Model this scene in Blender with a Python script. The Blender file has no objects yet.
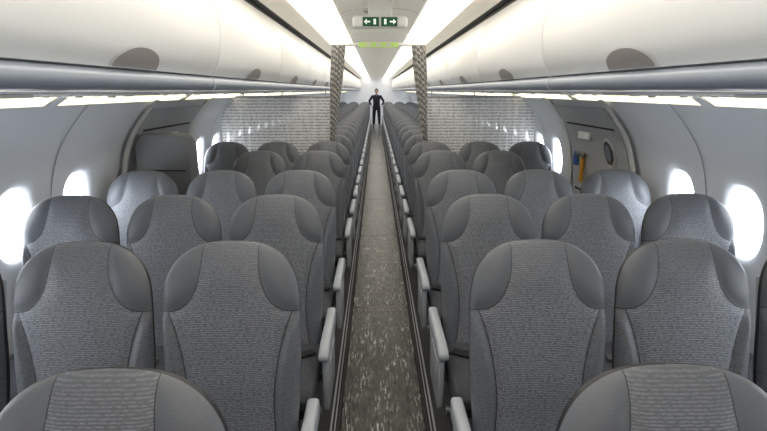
import bpy, bmesh, math, random
from mathutils import Vector, Matrix
random.seed(3)
S = bpy.context.scene
COL = S.collection
S.view_settings.view_transform = 'Standard'

# ------------------------------------------------------------------ materials
class NT:
    def __init__(self, name):
        self.m = bpy.data.materials.new(name); self.m.use_nodes = True
        self.t = self.m.node_tree; self.b = self.t.nodes['Principled BSDF']
    def n(self, typ, **kw):
        nd = self.t.nodes.new(typ)
        for k, v in kw.items(): setattr(nd, k, v)
        return nd
    def link(self, a, b): self.t.links.new(a, b)
    def math(self, op, a, b=None, c=None):
        nd = self.n('ShaderNodeMath', operation=op)
        for i, v in enumerate((a, b, c)):
            if v is None: continue
            if isinstance(v, (int, float)): nd.inputs[i].default_value = v
            else: self.link(v, nd.inputs[i])
        return nd.outputs[0]
    def mix(self, f, a, b):
        nd = self.n('ShaderNodeMix', data_type='RGBA')
        for s, v in ((nd.inputs[0], f), (nd.inputs[6], a), (nd.inputs[7], b)):
            if isinstance(v, (int, float)): s.default_value = v
            elif isinstance(v, tuple): s.default_value = (*v, 1)
            else: self.link(v, s)
        return nd.outputs[2]
    def noise(self, vec, scale=5, detail=2, rough=.5):
        nd = self.n('ShaderNodeTexNoise'); nd.inputs['Scale'].default_value = scale
        nd.inputs['Detail'].default_value = detail; nd.inputs['Roughness'].default_value = rough
        if vec is not None: self.link(vec, nd.inputs['Vector'])
        return nd.outputs[0]
    def mapped(self, vec, scale):
        nd = self.n('ShaderNodeMapping'); nd.inputs['Scale'].default_value = scale
        self.link(vec, nd.inputs[0]); return nd.outputs[0]
    def ramp(self, f, a, b):
        nd = self.n('ShaderNodeMapRange'); self.link(f, nd.inputs[0])
        nd.inputs[1].default_value = a; nd.inputs[2].default_value = b
        return nd.outputs[0]
    def bump(self, h, strength=.2, dist=.01):
        nd = self.n('ShaderNodeBump'); nd.inputs['Strength'].default_value = strength
        nd.inputs['Distance'].default_value = dist
        self.link(h, nd.inputs['Height']); self.link(nd.outputs[0], self.b.inputs['Normal'])
    def coord(self, k='Object'): return self.n('ShaderNodeTexCoord').outputs[k]

def plastic(name, col, rough=.45, metal=0, var=.04, spec=.5):
    t = NT(name)
    f = t.noise(t.coord(), 6, 3)
    a = tuple(max(0, c * (1 - var)) for c in col); b = tuple(min(1, c * (1 + var)) for c in col)
    t.link(t.mix(f, a, b), t.b.inputs['Base Color'])
    t.b.inputs['Roughness'].default_value = rough; t.b.inputs['Metallic'].default_value = metal
    t.b.inputs['Specular IOR Level'].default_value = spec
    return t.m

def emis(name, col, st, base=(.8, .8, .8)):
    t = NT(name)
    t.b.inputs['Base Color'].default_value = (*base, 1)
    t.b.inputs['Emission Color'].default_value = (*col, 1)
    t.b.inputs['Emission Strength'].default_value = st
    return t.m

def fabric_back():
    t = NT('seat_fabric')
    uv = t.n('ShaderNodeUVMap').outputs[0]
    sp = t.n('ShaderNodeSeparateXYZ'); t.link(uv, sp.inputs[0])
    u = t.math('ABSOLUTE', sp.outputs[0]); v = sp.outputs[1]
    a = t.math('POWER', t.math('DIVIDE', t.math('MAXIMUM', t.math('SUBTRACT', 1.0, u), 0.0), .60), 2.6)
    b = t.math('POWER', t.math('DIVIDE', t.math('MAXIMUM', t.math('SUBTRACT', 1.0, v), 0.0), .30), 2.6)
    F = t.math('ADD', a, b)
    wing = t.math('LESS_THAN', F, 1.0)
    wseam = t.math('LESS_THAN', t.math('ABSOLUTE', t.math('SUBTRACT', F, 1.0)), .024)
    q = t.math('DIVIDE', t.math('SUBTRACT', v, .28), .40)
    ub = t.math('ADD', .62, t.math('MULTIPLY', .24, t.math('MULTIPLY', q, q)))
    du = t.math('SUBTRACT', u, ub)
    low = t.math('LESS_THAN', v, .70)
    nowing = t.math('SUBTRACT', 1.0, wing)
    bol = t.math('MULTIPLY', t.math('GREATER_THAN', du, 0), t.math('MULTIPLY', low, nowing))
    bseam = t.math('MULTIPLY', t.math('LESS_THAN', t.math('ABSOLUTE', du), .009), t.math('MULTIPLY', low, nowing))
    seam = t.math('MAXIMUM', wseam, bseam)
    mp = t.mapped(uv, (.23, .72, 1))
    wv = t.n('ShaderNodeTexWave', bands_direction='Y'); t.link(mp, wv.inputs[0])
    wv.inputs['Scale'].default_value = 56; wv.inputs['Distortion'].default_value = 1.6
    wv.inputs['Detail'].default_value = 2; wv.inputs['Detail Scale'].default_value = .9
    n1 = t.noise(t.mapped(uv, (22, 160, 1)), 1, 2)
    n2 = t.noise(t.mapped(uv, (130, 380, 1)), 1, 1)
    pat = t.math('MULTIPLY', wv.outputs['Fac'], t.ramp(n1, .34, .56))
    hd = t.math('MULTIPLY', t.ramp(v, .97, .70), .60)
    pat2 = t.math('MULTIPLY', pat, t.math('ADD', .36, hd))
    cc = t.mix(pat2, (.096, .104, .122), (.310, .330, .375))
    cs = t.mix(t.math('MULTIPLY', pat, .6), (.090, .098, .115), (.245, .262, .30))
    cw = t.mix(n2, (.080, .087, .103), (.142, .153, .178))
    c = t.mix(bol, cc, cs); c = t.mix(wing, c, cw); c = t.mix(seam, c, (.034, .036, .041))
    t.link(c, t.b.inputs['Base Color'])
    t.b.inputs['Roughness'].default_value = .48
    t.b.inputs['Sheen Weight'].default_value = .12
    t.bump(t.math('ADD', pat2, n2), .15, .002)
    return t.m

def fabric_plain(name, ca, cb):
    t = NT(name); o = t.coord()
    f = t.noise(t.mapped(o, (60, 60, 220)), 1, 2)
    t.link(t.mix(f, ca, cb), t.b.inputs['Base Color'])
    t.b.inputs['Roughness'].default_value = .8
    t.bump(f, .2, .003)
    return t.m

M_FAB = fabric_back()
M_CUSH = fabric_plain('cushion_fabric', (.03, .033, .041), (.085, .091, .105))
M_SHELL = plastic('seat_shell', (.018, .018, .021), .45)
M_ARM = plastic('armrest_plastic', (.40, .43, .475), .35)
M_METAL = plastic('seat_metal', (.22, .23, .24), .35, .8)
M_BIN = plastic('bin_plastic', (.80, .80, .79), .36, 0, .01)
M_RAIL = plastic('rail_metal', (.27, .305, .37), .32, .3, .03)
M_LATCH = plastic('latch_plastic', (.34, .31, .295), .45)
M_LATCHD = plastic('latch_dark', (.10, .09, .08), .5)
M_PSU = plastic('psu_plastic', (.62, .62, .60), .5)
M_WALL = plastic('sidewall_plastic', (.80, .83, .885), .42, 0, .012)
M_GAP = plastic('dark_gap', (.03, .03, .03), .7)
M_CEIL = plastic('ceiling_plastic', (.86, .84, .77), .5, 0, .01)
M_CEILC = emis('ceiling_centre_added_glow', (1, .93, .78), .20, (.85, .83, .77))  # plain ceiling panel, weak warm glow added to brighten it; no lamp behind
M_SEAM = plastic('panel_seam', (.38, .39, .42), .6)
M_WIN = emis('window_daylight', (.90, .95, 1), 12.0)
M_COVE = emis('cove_lamp', (1, .925, .79), 3.3)
M_WASH = emis('wall_wash_lamp', (1, .91, .62), 1.8, (.3, .3, .3))
M_DOOR = plastic('door_plastic', (.50, .51, .535), .45)
M_POD = plastic('pod_plastic', (.17, .175, .19), .5)
M_WHITE = plastic('white_plastic', (.8, .8, .78), .4)
M_GREEN = plastic('sign_green', (.005, .10, .035), .5)
M_SIGNW = emis('sign_white', (.8, 1, .85), .5)
M_PLAC = emis('placard_lime', (.50, .75, .15), .25, (.5, .7, .2))
M_YEL = plastic('yellow_paint', (.75, .36, .04), .5)
M_BLUE = plastic('blue_paint', (.05, .12, .4), .5)
M_SKIN = plastic('skin', (.36, .21, .15), .5)
M_UNI = plastic('navy_uniform', (.008, .010, .022), .8)
M_HAIR = plastic('hair_dark', (.012, .009, .008), .6)
M_LENS = plastic('reading_lens', (.8, .8, .75), .2)

def carpet_mat():
    t = NT('aisle_carpet'); o = t.coord()
    n1 = t.noise(t.mapped(o, (85, 11, 1)), 1, 4, .7)
    n2 = t.noise(t.mapped(o, (14, 3.0, 1)), 1, 3)
    n3 = t.noise(t.mapped(o, (38, 9, 1)), 1, 4, .65)
    fl = t.ramp(n1, .53, .62)
    fl = t.math('MULTIPLY', fl, t.ramp(n2, .42, .60))
    base = t.mix(t.ramp(n3, .35, .65), (.012, .013, .010), (.070, .072, .060))
    t.link(t.mix(fl, base, (.44, .45, .42)), t.b.inputs['Base Color'])
    t.b.inputs['Roughness'].default_value = .22
    t.b.inputs['Specular IOR Level'].default_value = .5
    t.bump(t.math('ADD', n1, n3), .45, .012)
    return t.m
M_CARPET = carpet_mat()
M_FLOOR = fabric_plain('floor_carpet', (.015, .015, .018), (.045, .045, .05))

def curtain_mat(name, ca, cb, sc=14, trans=0, diag=0):
    t = NT(name); o = t.coord()
    w = t.n('ShaderNodeTexWave', bands_direction='Z' if not diag else 'DIAGONAL'); t.link(o, w.inputs[0])
    w.inputs['Scale'].default_value = sc; w.inputs['Distortion'].default_value = .8
    n = t.noise(t.mapped(o, (60, 60, 60)), 1, 2)
    f = t.math('MULTIPLY', w.outputs['Fac'], t.ramp(n, .25, .6))
    c = t.mix(f, cb, ca)
    t.link(c, t.b.inputs['Base Color'])
    t.b.inputs['Roughness'].default_value = .8
    if trans:
        tr = t.n('ShaderNodeBsdfTranslucent'); t.link(c, tr.inputs[0])
        tp = t.n('ShaderNodeBsdfTransparent')
        m1 = t.n('ShaderNodeMixShader'); m1.inputs[0].default_value = .4
        m2 = t.n('ShaderNodeMixShader'); m2.inputs[0].default_value = trans
        out = t.t.nodes['Material Output']
        t.link(t.b.outputs[0], m1.inputs[1]); t.link(tr.outputs[0], m1.inputs[2])
        t.link(m1.outputs[0], m2.inputs[1]); t.link(tp.outputs[0], m2.inputs[2]); t.link(m2.outputs[0], out.inputs[0])
    return t.m
M_CURT = curtain_mat('divider_curtain_mesh', (.27, .275, .29), (.86, .86, .86), 10, .07)
M_CURT2 = curtain_mat('aisle_curtain_cloth', (.60, .58, .55), (.14, .135, .13), 11, 0, 1)

# ------------------------------------------------------------------ mesh helpers
class MB:
    def __init__(self): self.v = []; self.f = []; self.mi = []; self.uv = {}; self.mats = []
    def mat(self, m):
        if m not in self.mats: self.mats.append(m)
        return self.mats.index(m)
    def add(self, vs, fs, m, smooth=True):
        o = len(self.v); self.v += [tuple(p) for p in vs]
        k = self.mat(m)
        for f in fs: self.f.append(tuple(i + o for i in f)); self.mi.append(k)
        return o
    def bm(self, bm, m):
        bm.verts.index_update()
        self.add([v.co[:] for v in bm.verts], [[v.index for v in f.verts] for f in bm.faces], m); bm.free()
    def box(self, c, s, m, bev=.01, seg=3, rot=None):
        b = bmesh.new(); bmesh.ops.create_cube(b, size=1)
        for v in b.verts: v.co = Vector((v.co.x * s[0], v.co.y * s[1], v.co.z * s[2]))
        if bev > 0: bmesh.ops.bevel(b, geom=b.edges[:], offset=min(bev, min(s) * .49), segments=seg, affect='EDGES', profile=.5)
        for v in b.verts:
            if rot is not None: v.co = rot @ v.co
            v.co += Vector(c)
        self.bm(b, m)
    def cyl(self, p0, p1, r, m, n=12, r2=None):
        p0 = Vector(p0); p1 = Vector(p1); d = p1 - p0
        b = bmesh.new(); bmesh.ops.create_cone(b, cap_ends=True, segments=n, radius1=r, radius2=r if r2 is None else r2, depth=d.length)
        R = d.to_track_quat('Z', 'Y').to_matrix()
        for v in b.verts: v.co = R @ v.co + (p0 + p1) / 2
        self.bm(b, m)
    def prism_x(self, poly, x0, x1, m, bev=.01, seg=3):
        b = bmesh.new()
        a = [b.verts.new((x0, p[0], p[1])) for p in poly]; c = [b.verts.new((x1, p[0], p[1])) for p in poly]
        n = len(poly); b.faces.new(a); b.faces.new(c[::-1])
        for i in range(n): b.faces.new((a[i], c[i], c[(i + 1) % n], a[(i + 1) % n]))
        bmesh.ops.recalc_face_normals(b, faces=b.faces[:])
        if bev: bmesh.ops.bevel(b, geom=b.edges[:], offset=bev, segments=seg, affect='EDGES', profile=.5)
        self.bm(b, m)
    def prism_y(self, poly, y0, y1, m, bev=0, seg=2, cap=True):
        b = bmesh.new()
        a = [b.verts.new((p[0], y0, p[1])) for p in poly]; c = [b.verts.new((p[0], y1, p[1])) for p in poly]
        n = len(poly)
        if cap: b.faces.new(a); b.faces.new(c[::-1])
        for i in range(n): b.faces.new((a[i], c[i], c[(i + 1) % n], a[(i + 1) % n]))
        bmesh.ops.recalc_face_normals(b, faces=b.faces[:])
        if bev:
            es = [e for e in b.edges if abs(e.verts[0].co.y - e.verts[1].co.y) < 1e-6]
            bmesh.ops.bevel(b, geom=es, offset=bev, segments=seg, affect='EDGES', profile=.5)
        self.bm(b, m)
    def mesh(self, name, smooth=35):
        me = bpy.data.meshes.new(name); me.from_pydata(self.v, [], self.f)
        for m in self.mats: me.materials.append(m)
        me.polygons.foreach_set('material_index', self.mi)
        me.update()
        if smooth:
            me.polygons.foreach_set('use_smooth', [True] * len(me.polygons))
            me.set_sharp_from_angle(angle=math.radians(smooth))
        if self.uv:
            l = me.uv_layers.new(name='UVMap')
            for lp in me.loops:
                l.data[lp.index].uv = self.uv.get(lp.vertex_index, (0, 0))
        return me

def obj(name, me, loc=(0, 0, 0), parent=None):
    o = bpy.data.objects.new(name, me); COL.objects.link(o); o.location = loc
    if parent: o.parent = parent
    return o

def sm(a, b, x):
    t = max(0, min(1, (x - a) / (b - a))); return t * t * (3 - 2 * t)

# ------------------------------------------------------------------ seat
W0 = .231; Z0 = .43; ZT = 1.165; H = ZT - Z0
def build_seat(side, kind):
    """side=+1: seats right of the aisle (armrest at -x). kind: aisle/middle/window"""
    mb = MB()
    NR, NA = 66, 104
    vc = .735
    rows = []
    for i in range(NR + 1):
        if i < 44: rows.append((i / 44 * vc, 0))
        else:
            a = (i - 44) / (NR - 44) * math.pi / 2
            rows.append((None, math.sin(a) ** .9))
    verts = []; uvs = []
    for (v, t) in rows:
        if v is None: v = vc + (1 - vc) * t
        w = W0 * max(.0, 1 - t ** 2.6) ** (1 / 2.6)
        w *= (1 - .07 * (1 - sm(.0, .55, v))) * (1 - .04 * sm(.62, 1, v))
        hd = (.052 - .014 * v) * max(0.0, 1 - t ** 5) ** (1 / 2.2) + .0004
        w = max(w, .002)
        yc = -(1 - v) * H * math.tan(math.radians(13)) + .012 * math.sin(v * math.pi * 2)
        for j in range(NA):
            a = 2 * math.pi * j / NA
            ca, sa = math.cos(a), math.sin(a)
            x = w * math.copysign(abs(ca) ** (2 / 2.6), ca)
            y = hd * math.copysign(abs(sa) ** (2 / 2.6), sa)
            u = x / W0; au = abs(u)
            if sa < 0:
                fr = min(1, -sa * 2.2) * (1 - t ** 6)
                F = (max(0, 1 - au) / .60) ** 2.6 + (max(0, 1 - v) / .30) ** 2.6
                d = 0
                d += .011 * sm(1.08, .35, F)
                d -= .004 * math.exp(-((F - 1) / .12) ** 2)
                ub = .62 + .24 * ((v - .28) / .4) ** 2
                if v < .72:
                    k = 1 - sm(.62, .72, v)
                    d += k * .018 * sm(0, .16, au - ub)
                    d -= k * .005 * math.exp(-((au - ub) / .05) ** 2)
                d += .012 * math.exp(-((v - .36) / .16) ** 2) * (1 - au * au)
                d += .008 * math.exp(-((v - .86) / .10) ** 2) * (1 - sm(.2, .5, au))
                y -= d * fr
            verts.append((x, yc + y, Z0 + v * H)); uvs.append((u, v))
    o = len(mb.v)
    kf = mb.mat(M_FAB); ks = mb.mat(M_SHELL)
    mb.v += verts
    for i, q in enumerate(uvs): mb.uv[o + i] = q
    for i in range(NR):
        for j in range(NA):
            j2 = (j + 1) % NA
            mb.f.append((o + i * NA + j, o + i * NA + j2, o + (i + 1) * NA + j2, o + (i + 1) * NA + j))
            a = 2 * math.pi * (j + .5) / NA
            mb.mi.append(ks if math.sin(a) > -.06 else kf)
    mb.f.append(tuple(o + j for j in range(NA))[::-1]); mb.mi.append(ks)
    mb.f.append(tuple(o + NR * NA + j for j in range(NA))); mb.mi.append(ks)
    poly = [(-.14, .38), (-.14, .47), (-.30, .462), (-.50, .475), (-.60, .465), (-.635, .435), (-.63, .39), (-.58, .365)]
    mb.prism_x(poly, -.226, .226, M_CUSH, .016, 3)
    mb.box((0, -.37, .345), (.42, .44, .05), M_SHELL, .01)
    R = Matrix.Rotation(math.radians(-13), 3, 'X')
    mb.box((0, -.022 + .0, .90), (.40, .02, .26), M_ARM, .008, 2, R)
    mb.box((0, -.085, .62), (.36, .02, .20), M_SHELL, .008, 2, R)
    mb.cyl((-.245, -.22, .30), (.245, -.22, .30), .022, M_METAL)
    mb.cyl((-.245, -.50, .30), (.245, -.50, .30), .022, M_METAL)
    ap = [(-.03, .585), (-.40, .582), (-.46, .574), (-.49, .556), (-.488, .530), (-.46, .518), (-.06, .510)]
    fp = [(-.06, .52), (-.43, .522), (-.45, .40), (-.445, .28), (-.42, .25), (-.12, .25), (-.08, .42)]
    if kind == 'aisle':
        mb.prism_x(ap, -.282, -.236, M_ARM, .013, 3)
        mb.prism_x(fp, -.274, -.248, M_ARM, .008, 3)
        mb.box((-.276, -.30, .42), (.006, .22, .14), M_SEAM, .002)
    am = [(-.03, .585), (-.44, .58), (-.49, .565), (-.49, .54), (-.44, .53), (-.06, .53)]
    if kind in ('aisle', 'middle'):
        mb.prism_x(am, .234, .261, M_ARM, .009, 3)
        mb.box((.2475, -.20, .42), (.018, .10, .24), M_SHELL, .006)
    if kind in ('aisle', 'window'):
        xl = -.12 if kind == 'aisle' else -.05
        for yy, y2 in ((-.22, -.10), (-.50, -.54)):
            mb.prism_x([(yy - .02, .31), (yy + .02, .31), (y2 + .02, .02), (y2 - .02, .02)], xl - .018, xl + .018, M_METAL, .004, 2)
        mb.box((xl, -.32, .012), (.05, .54, .022), M_METAL, .005)
        mb.prism_x([(-.48, .30), (-.50, .26), (-.14, .03), (-.12, .07)], xl - .012, xl + .012, M_METAL, .004, 2)
        mb.box((xl + .12, -.30, .13), (.12, .30, .09), M_SHELL, .02)
    for sx in (-1, 1):
        mb.box((sx * .12, -.33, .476), (.17, .045, .006), M_SHELL, .002, 1, Matrix.Rotation(sx * .5, 3, 'Z'))
    mb.box((.03, -.38, .482), (.055, .045, .014), M_METAL, .004)
    if side < 0:
        mb.v = [(-p[0], p[1], p[2]) for p in mb.v]; mb.f = [f[::-1] for f in mb.f]
    return mb.mesh('airplane_seat_%s' % kind, 40)

seat_me = {(s, k): build_seat(s, k) for s in (1, -1) for k in ('aisle', 'middle', 'window')}
rows_y = [.06, .845, 1.66, 2.45, 3.24, 4.33, 5.12]
y = 5.12
while y < 22.6:
    y += .79; rows_y.append(y)
XS = {'aisle': .517, 'middle': 1.013, 'window': 1.509}
for ry in rows_y:
    for s in (1, -1):
        for k in ('aisle', 'middle', 'window'):
            if abs(ry - 4.33) < .01 and k == 'window': continue
            obj('airplane_seat', seat_me[(s, k)], (s * XS[k], ry, 0))

# ------------------------------------------------------------------ shell
Y0, Y1 = -2.4, 26.0
def curve_smooth(pts, n=6):
    out = []
    P = [Vector(p) for p in pts]; P = [2 * P[0] - P[1]] + P + [2 * P[-1] - P[-2]]
    for i in range(1, len(P) - 2):
        for k in range(n):
            t = k / n
            out.append(tuple(.5 * ((2 * P[i]) + (-P[i - 1] + P[i + 1]) * t + (2 * P[i - 1] - 5 * P[i] + 4 * P[i + 1] - P[i + 2]) * t * t + (-P[i - 1] + 3 * P[i] - 3 * P[i + 1] + P[i + 2]) * t ** 3)))
    out.append(tuple(P[-2])); return out
WP = curve_smooth([(1.70, 0), (1.76, .28), (1.795, .6), (1.80, .9), (1.775, 1.12), (1.71, 1.33), (1.61, 1.48), (1.53, 1.57), (1.47, 1.63)], 5)
def wx(z):
    for a, b in zip(WP, WP[1:]):
        if a[1] <= z <= b[1]:
            t = (z - a[1]) / (b[1] - a[1]); return a[0] + (b[0] - a[0]) * t
    return WP[-1][0] if z > 1 else WP[0][0]

def panel(mb, s, ya, yb, za, zb, m, off=0, ny=2, nz=12):
    vs = []; fs = []
    for i in range(nz + 1):
        z = za + (zb - za) * i / nz
        for j in range(ny + 1): vs.append((s * (wx(z) + off), ya + (yb - ya) * j / ny, z))
    for i in range(nz):
        for j in range(ny):
            a = i * (ny + 1) + j; fs.append((a, a + 1, a + ny + 2, a + ny + 1))
    if s > 0: fs = [f[::-1] for f in fs]
    mb.add(vs, fs, m)

WZ = 1.02; WHW, WHH = .124, .178
def window_bay(mb, s, yc, ya, yb, zlo, zhi):
    N = 48; ring = lambda hw, hh, e: [(yc + hw * math.copysign(abs(math.cos(2 * math.pi * k / N)) ** (2 / e), math.cos(2 * math.pi * k / N)),
                                     WZ + hh * math.copysign(abs(math.sin(2 * math.pi * k / N)) ** (2 / e), math.sin(2 * math.pi * k / N))) for k in range(N)]
    outer = []
    for (py, pz) in ring(1, 1, 2):
        dy, dz = py - yc, pz - WZ
        t = 1e9
        if dy > 1e-9: t = min(t, (yb - yc) / dy)
        if dy < -1e-9: t = min(t, (ya - yc) / dy)
        if dz > 1e-9: t = min(t, (zhi - WZ) / dz)
        if dz < -1e-9: t = min(t, (zlo - WZ) / dz)
        outer.append((yc + dy * t, WZ + dz * t))
    for cy, cz in ((ya, zlo), (ya, zhi), (yb, zlo), (yb, zhi)):
        k = min(range(N), key=lambda k: (outer[k][0] - cy) ** 2 + (outer[k][1] - cz) ** 2); outer[k] = (cy, cz)
    r1 = ring(WHW + .045, WHH + .045, 2.8); r2 = ring(WHW + .018, WHH + .018, 2.7); r3 = ring(WHW, WHH, 2.6); r4 = ring(WHW - .012, WHH - .012, 2.6)
    mid = [((a[0] + b[0]) / 2, (a[1] + b[1]) / 2) for a, b in zip(outer, r1)]
    rings = [(outer, 0), (mid, 0), (r1, 0), (r2, .006), (r3, .02), (r4, .045)]
    vs = []; fs = []
    for r, off in rings:
        for p in r: vs.append((s * (wx(p[1]) + off), p[0], p[1]))
    for i in range(len(rings) - 1):
        for k in range(N):
            k2 = (k + 1) % N
            fs.append((i * N + k, i * N + k2, (i + 1) * N + k2, (i + 1) * N + k))
    if s > 0: fs = [f[::-1] for f in fs]
    mb.add(vs, fs, M_WALL)

pane_n = 0
for s, nm in ((-1, 'left'), (1, 'right')):
    mb = MB()
    zlo, zhi = .78, 1.28
    ys = [2.43 + .533 * k for k in range(-9, 45)]
    prev = Y0
    centers = [q for q in ys if (q < 3.1) ] + [5.10 + .533 * k for k in range(40) if 5.10 + .533 * k < 25.5]
    centers = [c for c in centers if c - .27 > Y0]
    edges = []
    for c in centers:
        ya, yb = c - .2665, c + .2665
        if ya - prev > .002: panel(mb, s, prev, ya, zlo, zhi, M_WALL, 0, 2, 10)
        window_bay(mb, s, c, ya, yb, zlo, zhi); edges.append(yb); prev = yb
    panel(mb, s, prev, Y1, zlo, zhi, M_WALL, 0, 2, 10)
    panel(mb, s, Y0, Y1, 0, zlo, M_WALL, 0, 2, 12)
    panel(mb, s, Y0, Y1, zhi, 1.63, M_WALL, 0, 2, 12)
    obj('wall_' + nm, mb.mesh('wall_' + nm, 50))
    for c in centers:
        N = 40; pv = []
        for k in range(N):
            ca, sa = math.cos(2 * math.pi * k / N), math.sin(2 * math.pi * k / N)
            py = c + (WHW - .008) * math.copysign(abs(ca) ** (2 / 2.6), ca); pz = WZ + (WHH - .008) * math.copysign(abs(sa) ** (2 / 2.6), sa)
            pv.append((s * (wx(pz) + .042), py, pz))
        m2 = MB(); f = tuple(range(N)); m2.add(pv, [f if s < 0 else f[::-1]], M_WIN)
        pane_n += 1; obj('window_%d' % pane_n, m2.mesh('window', 0))
    mt = MB()
    for i, e in enumerate(edges[::2]):
        panel(mt, s, e - .004, e + .004, .1, 1.62, M_SEAM, -.003, 1, 24)
    obj('trim_%d' % (1 if s < 0 else 2), mt.mesh('trim', 50))
    mw = MB(); yy = Y0
    while yy < Y1 - .2:
        y2 = min(yy + 1.53, Y1)
        mw.add([(s * 1.52, yy, 1.585), (s * 1.52, y2, 1.585), (s * 1.44, y2, 1.632), (s * 1.44, yy, 1.632)], [(0, 1, 2, 3) if s < 0 else (3, 2, 1, 0)], M_WASH)
        mw.add([(s * 1.515, y2, 1.575), (s * 1.515, y2 + .07, 1.575), (s * 1.43, y2 + .07, 1.63), (s * 1.43, y2, 1.63)], [(0, 1, 2, 3) if s < 0 else (3, 2, 1, 0)], M_WALL)
        yy += 1.6
    obj('wall_wash_light', mw.mesh('wash', 0))

# floor
mb = MB(); mb.add([(-1.72, Y0, 0), (1.72, Y0, 0), (1.72, Y1, 0), (-1.72, Y1, 0)], [(0, 1, 2, 3)], M_FLOOR)
obj('floor', mb.mesh('floor', 0))
mb = MB(); yy = Y0 + .02
while yy < Y1 - .05:
    y2 = min(yy + 2.02, Y1 - .02)
    mb.box((0, (yy + y2) / 2, .004), (.43, y2 - yy, .008), M_CARPET, .003, 1)
    mb.box((0, y2 + .004, .006), (.43, .022, .008), M_LATCHD, .002, 1)
    yy += 2.03
obj('aisle_carpet', mb.mesh('aisle_carpet', 40))
mb = MB()
for s in (-1, 1):
    mb.box((s * .226, (Y0 + Y1) / 2, .006), (.014, Y1 - Y0 - .02, .012), M_GAP, .002, 1)
    mb.box((s * .262, (Y0 + Y1) / 2, .006), (.010, Y1 - Y0 - .02, .012), M_SEAM, .002, 1)
    mb.box((s * .243, (Y0 + Y1) / 2, .004), (.006, Y1 - Y0 - .02, .010), M_SEAM, .001, 1)
obj('trim_3', mb.mesh('floor_path_strip', 40))

# ceiling
def sheet(mb, pts, y0, y1, m, flip=False):
    n = len(pts); vs = [(p[0], y0, p[1]) for p in pts] + [(p[0], y1, p[1]) for p in pts]
    fs = [(i, i + 1, n + i + 1, n + i) for i in range(n - 1)]
    if flip: fs = [f[::-1] for f in fs]
    mb.add(vs, fs, m)
mb = MB()
half = [(.0, 2.250), (.10, 2.247), (.19, 2.236), (.25, 2.222), (.285, 2.206)]
cove = curve_smooth([(.285, 2.206), (.34, 2.225), (.45, 2.25), (.60, 2.262), (.72, 2.255), (.80, 2.235)], 4)
cen = [(-p[0], p[1]) for p in half[::-1]] + half[1:]
yy = Y0
while yy < Y1:
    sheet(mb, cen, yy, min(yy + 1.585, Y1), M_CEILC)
    sheet(mb, [(p[0], p[1] + .006) for p in cen], yy + 1.585, yy + 1.6, M_LATCH)
    yy += 1.6
for s in (-1, 1):
    sheet(mb, [(s * p[0], p[1]) for p in cove], Y0, Y1, M_CEIL, s > 0)
    sheet(mb, [(s * .80, 2.235), (s * .86, 2.23), (s * .86, 2.17)], Y0, Y1, M_GAP)
obj('ceiling', mb.mesh('ceiling', 40))
cl = curve_smooth([(.30, 2.215), (.335, 2.192), (.40, 2.186), (.50, 2.192), (.58, 2.210), (.62, 2.248)], 4)
for s in (-1, 1):
    mb = MB(); yy = Y0 + .05
    while yy < Y1 - .2:
        y2 = min(yy + 1.54, Y1 - .02)
        mb.prism_y([(s * p[0], p[1]) for p in cl], yy, y2, M_COVE)
        yy += 1.6
    obj('cove_light', mb.mesh('cove', 30))

# end walls
for nm, yy in (('front', Y0), ('rear', Y1)):
    mb = MB()
    mb.box((0, yy + (-.03 if nm == 'front' else .03), 1.15), (3.9, .05, 2.4), M_WALL, .0)
    obj('wall_' + nm, mb.mesh('wall_' + nm, 30))

# ------------------------------------------------------------------ overhead bins
face = curve_smooth([(.812, 1.728), (.775, 1.79), (.757, 1.89), (.765, 2.01), (.795, 2.12), (.84, 2.20)], 5)
prof = face + [(1.50, 2.20), (1.62, 1.95), (1.55, 1.70), (1.46, 1.655), (.875, 1.672), (.87, 1.725)]
yb = .92 - 1.6 * 2
while yb < 25.6:
    y2 = min(yb + 1.6, Y1)
    for s in (-1, 1):
        mb = MB()
        mb.prism_y([(s * p[0], p[1]) for p in prof], yb + .004, y2 - .004, M_BIN, .003, 2)
        c = yb + .8; N = 24
        def fx(z):
            for a, b in zip(face, face[1:]):
                if a[1] <= z <= b[1]:
                    return a[0] + (b[0] - a[0]) * (z - a[1]) / (b[1] - a[1])
            return face[0][0]
        for (hw, hh, off, m) in ((.166, .073, -.004, M_WHITE), (.154, .063, -.007, M_LATCH)):
            vs = []; fs = []; NZ = 5
            for i in range(NZ + 1):
                for k in range(N + 1):
                    a = math.pi * k / N; r = i / NZ
                    z = 1.730 + hh * r * math.sin(a) ** .9 if 0 < k < N else 1.730
                    vs.append((s * (fx(z) + off), c + hw * r * math.cos(a), z))
            for i in range(NZ):
                for k in range(N):
                    q = i * (N + 1) + k; fs.append((q, q + 1, q + N + 2, q + N + 1))
            if s < 0: fs = [f[::-1] for f in fs]
            mb.add(vs, fs, m)
        obj('overhead_bin', mb.mesh('overhead_bin', 40))
    yb += 1.6
rp = []
for k in range(14):
    a = 2 * math.pi * k / 14
    rp.append((.822 + .027 * math.cos(a), 1.692 + .031 * math.sin(a)))
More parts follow.
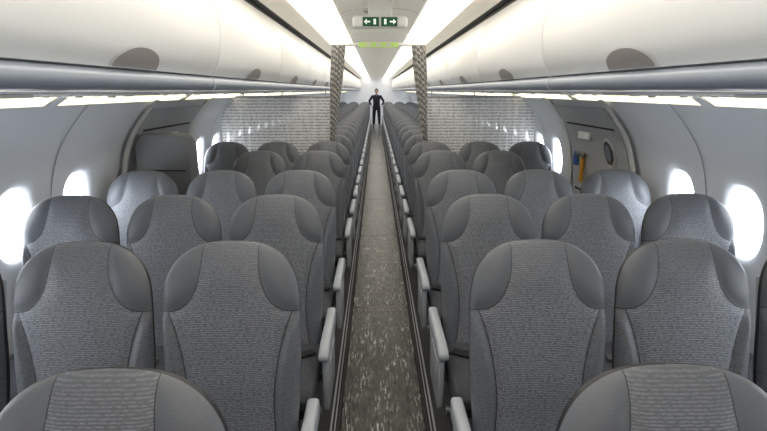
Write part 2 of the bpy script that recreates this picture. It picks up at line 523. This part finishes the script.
for s in (-1, 1):
    mb = MB()
    mb.prism_y([(s * p[0], p[1]) for p in rp], Y0, Y1, M_RAIL)
    yy = .92 - 1.6 * 2
    while yy < 25.5:
        mb.prism_y([(s * (.822 + (p[0] - .822) * 1.06), 1.692 + (p[1] - 1.692) * 1.06) for p in rp], yy + .0 - .01, yy + .01, M_ARM)
        yy += 1.6
    obj('bin_grab_rail', mb.mesh('bin_grab_rail', 40))
    mp = MB()
    for ry in rows_y:
        yy = ry - .45
        if abs(yy - 5.42) < .3: continue
        mp.box((s * 1.12, yy, 1.646), (.42, .30, .010), M_PSU, .004, 2)
        for k in range(3):
            mp.cyl((s * (1.0 + .12 * k), yy - .07, 1.643), (s * (1.0 + .12 * k), yy - .07, 1.634), .018, M_PSU, 16, .012)
            mp.cyl((s * (1.0 + .12 * k), yy + .06, 1.643), (s * (1.0 + .12 * k), yy + .06, 1.637), .018, M_LENS, 16)
    obj('reading_light_unit', mp.mesh('psu', 40))

# ------------------------------------------------------------------ exit sign, placard, speakers
ZS = 2.105
mb = MB()
mb.box((0.0, 3.62, ZS), (.37, .05, .080), M_WHITE, .024, 4)
mb.box((0.0, 3.62, ZS + .085), (.16, .04, .13), M_WHITE, .01, 2)
for sx in (-1, 1):
    mb.box((sx * .062, 3.592, ZS), (.108, .006, .058), M_GREEN, .002, 1)
    mb.box((sx * .080, 3.588, ZS), (.03, .003, .010), M_SIGNW, 0)
    mb.add([(sx * .108, 3.5865, ZS), (sx * .088, 3.5865, ZS + .018), (sx * .088, 3.5865, ZS - .018)], [(0, 1, 2)], M_SIGNW)
    mb.box((sx * .035, 3.588, ZS), (.016, .003, .034), M_SIGNW, 0)
obj('exit_sign', mb.mesh('exit_sign', 40))
mb = MB()
mb.box((-.06, 4.1, 2.243), (.12, .12, .014), M_WHITE, .005)
for k in (0, 1, 2, 3): mb.cyl((-.09 + .02 * k, 4.1, 2.238), (-.09 + .02 * k, 4.1, 2.232), .006, M_LATCHD, 10)
obj('smoke_detector', mb.mesh('smoke_detector', 40))

YC = 5.42
mb = MB()
mb.box((0, YC, 2.110), (.96, .04, .035), M_WHITE, .01)
for s in (-1, 1): mb.box((s * .47, YC, 2.14), (.03, .03, .09), M_WHITE, .01)
mb.box((0.0, YC - .028, 2.108), (.40, .008, .048), M_PLAC, .002, 1)
for k in (-.1, .0, .1): mb.box((k, YC - .034, 2.108), (.05, .004, .028), M_WHITE, 0)
obj('curtain_header', mb.mesh('curtain_header', 40))

for s in (-1, 1):
    mb = MB(); NX, NZ = 150, 10; vs = []; fs = []
    for i in range(NZ + 1):
        z = 1.595 - (1.595 - .95) * i / NZ
        for j in range(NX + 1):
            x = .50 + 1.15 * j / NX
            x = min(x, wx(z) - .02) if x > 1.4 else x
            vs.append((s * x, YC + .014 * math.sin(j / NX * 2 * math.pi * 16) + .003 * math.sin(j * .37 + i), z))
    for i in range(NZ):
        for j in range(NX):
            a = i * (NX + 1) + j; fs.append((a, a + 1, a + NX + 2, a + NX + 1))
    mb.add(vs, fs, M_CURT)
    mb.cyl((s * .50, YC, 1.598), (s * 1.48, YC, 1.598), .010, M_SEAM)
    for xx in (.55, 1.0, 1.4): mb.cyl((s * xx, YC, 1.598), (s * xx, YC, 1.650), .006, M_SEAM)
    obj('divider_curtain', mb.mesh('divider_curtain', 60))
    mb = MB(); NX, NZ = 96, 24; vs = []; fs = []
    for i in range(NZ + 1):
        t = i / NZ; z = 2.10 - (2.10 - .75) * t
        hw = .058 - .034 * sm(.1, .75, t) + .008 * sm(.75, 1, t); cx = .400 + .12 * t
        for j in range(NX):
            a = 2 * math.pi * j / NX
            r = 1 + .22 * math.sin(a * 11 + t * 1.5)
            vs.append((s * (cx + hw * r * math.cos(a)), YC - .07 + .035 * r * math.sin(a), z))
    for i in range(NZ):
        for j in range(NX):
            a = i * NX + j; b = i * NX + (j + 1) % NX; fs.append((a, b, b + NX, a + NX))
    fs.append(tuple(range(NX))); fs.append(tuple(range(NZ * NX, NZ * NX + NX)))
    mb.add(vs, fs, M_CURT2)
    obj('aisle_curtain', mb.mesh('aisle_curtain', 60))

# ------------------------------------------------------------------ emergency doors
for n, s in ((1, -1), (2, 1)):
    mb = MB()
    for (a, b) in ((3.42, 3.50), (4.62, 4.70)):
        panel(mb, s, a, b, .02, 1.60, M_WHITE, -.03, 1, 24)
        panel(mb, s, a - .004, a, .02, 1.60, M_GAP, -.012, 1, 24); panel(mb, s, b, b + .004, .02, 1.60, M_GAP, -.012, 1, 24)
    panel(mb, s, 3.50, 3.53, .02, 1.58, M_GAP, -.006, 1, 24); panel(mb, s, 4.59, 4.62, .02, 1.58, M_GAP, -.006, 1, 24)
    panel(mb, s, 3.53, 4.59, .02, 1.54, M_DOOR, -.022, 4, 24)
    panel(mb, s, 3.60, 4.52, .80, .82, M_GAP, -.026, 1, 2)
    panel(mb, s, 3.60, 4.52, 1.38, 1.395, M_GAP, -.026, 1, 2)
    for r, m, o in ((.095, M_WHITE, 0), (.075, M_LATCHD, -.008), (.05, M_RAIL, -.012)):
        vs = [(s * (wx(1.2 + r * 1.2 * math.sin(2 * math.pi * k / 32)) - .028 + o), 3.80 + r * math.cos(2 * math.pi * k / 32), 1.2 + r * 1.2 * math.sin(2 * math.pi * k / 32)) for k in range(32)]
        mb.add(vs, [tuple(range(32))], m)
    mb.box((s * (wx(1.02) - .05), 4.32, 1.02), (.03, .04, .26), M_YEL, .01)
    mb.box((s * (wx(1.02) - .075), 4.32, 1.13), (.03, .16, .04), M_METAL, .01)
    mb.box((s * (wx(1.1) - .035), 4.48, 1.08), (.012, .07, .12), M_BLUE, .003)
    mb.box((s * (wx(1.3) - .035), 4.20, 1.30), (.02, .22, .06), M_WHITE, .005)
    obj('door_%d' % n, mb.mesh('door', 45))
mb = MB()
b = bmesh.new(); bmesh.ops.create_cube(b, size=1)
for v in b.verts: v.co = Vector((v.co.x * .40, v.co.y * .16, v.co.z * 1.34))
es = [e for e in b.edges if abs(e.verts[0].co.x - e.verts[1].co.x) < 1e-6 and abs(e.verts[0].co.z - e.verts[1].co.z) < 1e-6 and e.verts[0].co.z > 0]
bmesh.ops.bevel(b, geom=es, offset=.10, segments=8, affect='EDGES', profile=.5)
bmesh.ops.bevel(b, geom=[e for e in b.edges if abs(abs(e.verts[0].co.y) - .08) < 1e-4 and abs(e.verts[0].co.y - e.verts[1].co.y) < 1e-5], offset=.02, segments=4, affect='EDGES', profile=.5)
for v in b.verts:
    z = v.co.z + .70
    v.co = Vector((-1.51 + v.co.x, 3.60 + v.co.y, z))
    lim = -(wx(max(z, 0)) - .05)
    if v.co.x < lim: v.co.x = lim
mb.bm(b, M_POD)
mb.box((-1.50, 3.516, 1.12), (.30, .010, .010), M_GAP, .003, 1)
obj('escape_slide_cover', mb.mesh('escape_slide_cover', 40))

# ------------------------------------------------------------------ crew member in the aisle
root = bpy.data.objects.new('crew_member', None); COL.objects.link(root); root.location = (0.0, 23.75, .01)
def skin(name, verts, edges, radii, mat, sub=2, rootv=0):
    me = bpy.data.meshes.new(name); me.from_pydata(verts, edges, [])
    o = bpy.data.objects.new(name, me); COL.objects.link(o); o.parent = root
    m = o.modifiers.new('skin', 'SKIN'); m.use_smooth_shade = True
    for i, r in enumerate(radii):
        d = me.skin_vertices[0].data[i]; d.radius = r if isinstance(r, tuple) else (r, r); d.use_root = (i == rootv)
    s_ = o.modifiers.new('sub', 'SUBSURF'); s_.levels = sub; s_.render_levels = sub
    me.materials.append(mat); return o
V = [(0, 0, .95), (0, 0, 1.12), (0, .0, 1.32), (0, 0, 1.43), (0, 0, 1.50)]
E = [(0, 1), (1, 2), (2, 3), (3, 4)]; Rr = [(.17, .12), (.15, .10), (.18, .11), (.10, .08), (.055, .055)]
for s in (-1, 1):
    i = len(V)
    V += [(s * .19, 0, 1.39), (s * .34, .03, 1.16), (s * .235, -.06, 1.00)]; E += [(2, i), (i, i + 1), (i + 1, i + 2)]; Rr += [.07, .055, .036]
    i = len(V)
    V += [(s * .10, 0, .86), (s * .12, -.01, .49), (s * .13, .02, .10)]; E += [(0, i), (i, i + 1), (i + 1, i + 2)]; Rr += [.10, .075, .06]
skin('uniform', V, E, Rr, M_UNI)
dx, dz_, dy_ = -.035, .105, -.03
for s in (-1, 1):
    skin('shoe', [(s * .13, .05, .045), (s * .135, -.06, .04), (s * .14, -.17, .03)], [(0, 1), (1, 2)], [.045, .042, .03], M_HAIR)
    hx = .25 + dx
    skin('palm', [(s * hx, -.045 + dy_, .89 + dz_), (s * hx, -.06 + dy_, .81 + dz_)], [(0, 1)], [.024, (.022, .034)], M_SKIN, 1)
    for k in range(4):
        L = (.065, .075, .07, .055)[k]; yy = -.095 + .022 * k + dy_
        skin('finger', [(s * hx, yy, .82 + dz_), (s * (hx - .002), yy - .004, .785 + dz_), (s * (hx - .012), yy - .002, .785 - L * .6 + dz_)], [(0, 1), (1, 2)], [.009, .008, .007], M_SKIN, 1)
    skin('thumb', [(s * hx, -.07 + dy_, .86 + dz_), (s * (hx - .012), -.105 + dy_, .83 + dz_), (s * (hx - .018), -.11 + dy_, .80 + dz_)], [(0, 1), (1, 2)], [.011, .009, .008], M_SKIN, 1)
hb = MB(); b = bmesh.new(); bmesh.ops.create_uvsphere(b, u_segments=28, v_segments=20, radius=1)
for v in b.verts:
    x, y_, z = v.co; w = 1 - .25 * max(0, -z) ** 1.5
    v.co = Vector((x * .078 * w, y_ * .098 * w - .012 * max(0, -z), 1.61 + z * .118))
    if y_ < -.85 and -.35 < z < .1 and abs(x) < .2: v.co.y -= .014
hb.bm(b, M_SKIN)
for s in (-1, 1):
    hb.box((s * .079, .0, 1.605), (.014, .03, .055), M_SKIN, .006)
    hb.box((s * .03, -.090, 1.622), (.022, .01, .010), M_WHITE, .004); hb.box((s * .03, -.095, 1.622), (.009, .006, .009), M_HAIR, .002)
    hb.box((s * .03, -.092, 1.642), (.030, .010, .006), M_HAIR, .002)
hb.box((0, -.092, 1.558), (.042, .012, .010), plastic('lips', (.4, .12, .1)), .004)
obj('head', hb.mesh('head', 60), parent=root)
hb = MB(); b = bmesh.new(); bmesh.ops.create_uvsphere(b, u_segments=28, v_segments=20, radius=1)
for v in b.verts:
    x, y_, z = v.co
    yy = y_ * .106 + .012
    if y_ < 0 and z < .45: yy = max(yy, -.02)
    v.co = Vector((x * .088, yy, 1.635 + z * (.112 if z > 0 else .09)))
hb.bm(b, M_HAIR); obj('hair', hb.mesh('hair', 60), parent=root)
hb = MB(); hb.prism_y([(-.03, 1.455), (.03, 1.455), (.0, 1.38)], -.118, -.108, M_RAIL, .002)
obj('shirt_collar', hb.mesh('collar', 30), parent=root)

# ------------------------------------------------------------------ lights / world
w = bpy.data.worlds.new('World'); S.world = w; w.use_nodes = True
w.node_tree.nodes['Background'].inputs[0].default_value = (.8, .85, 1, 1); w.node_tree.nodes['Background'].inputs[1].default_value = .3

# ------------------------------------------------------------------ camera
cam = bpy.data.cameras.new('cam'); co = bpy.data.objects.new('camera', cam); COL.objects.link(co)
fpx = 508
cam.sensor_width = 36; cam.lens = fpx * 36 / 767; cam.clip_start = .02; cam.clip_end = 100
pitch = math.atan(125 / fpx); yaw = math.atan(7.5 / fpx)
co.location = (-.03, 0, 1.66)
co.rotation_euler = (math.pi / 2 - pitch, 0, -yaw)
S.camera = co
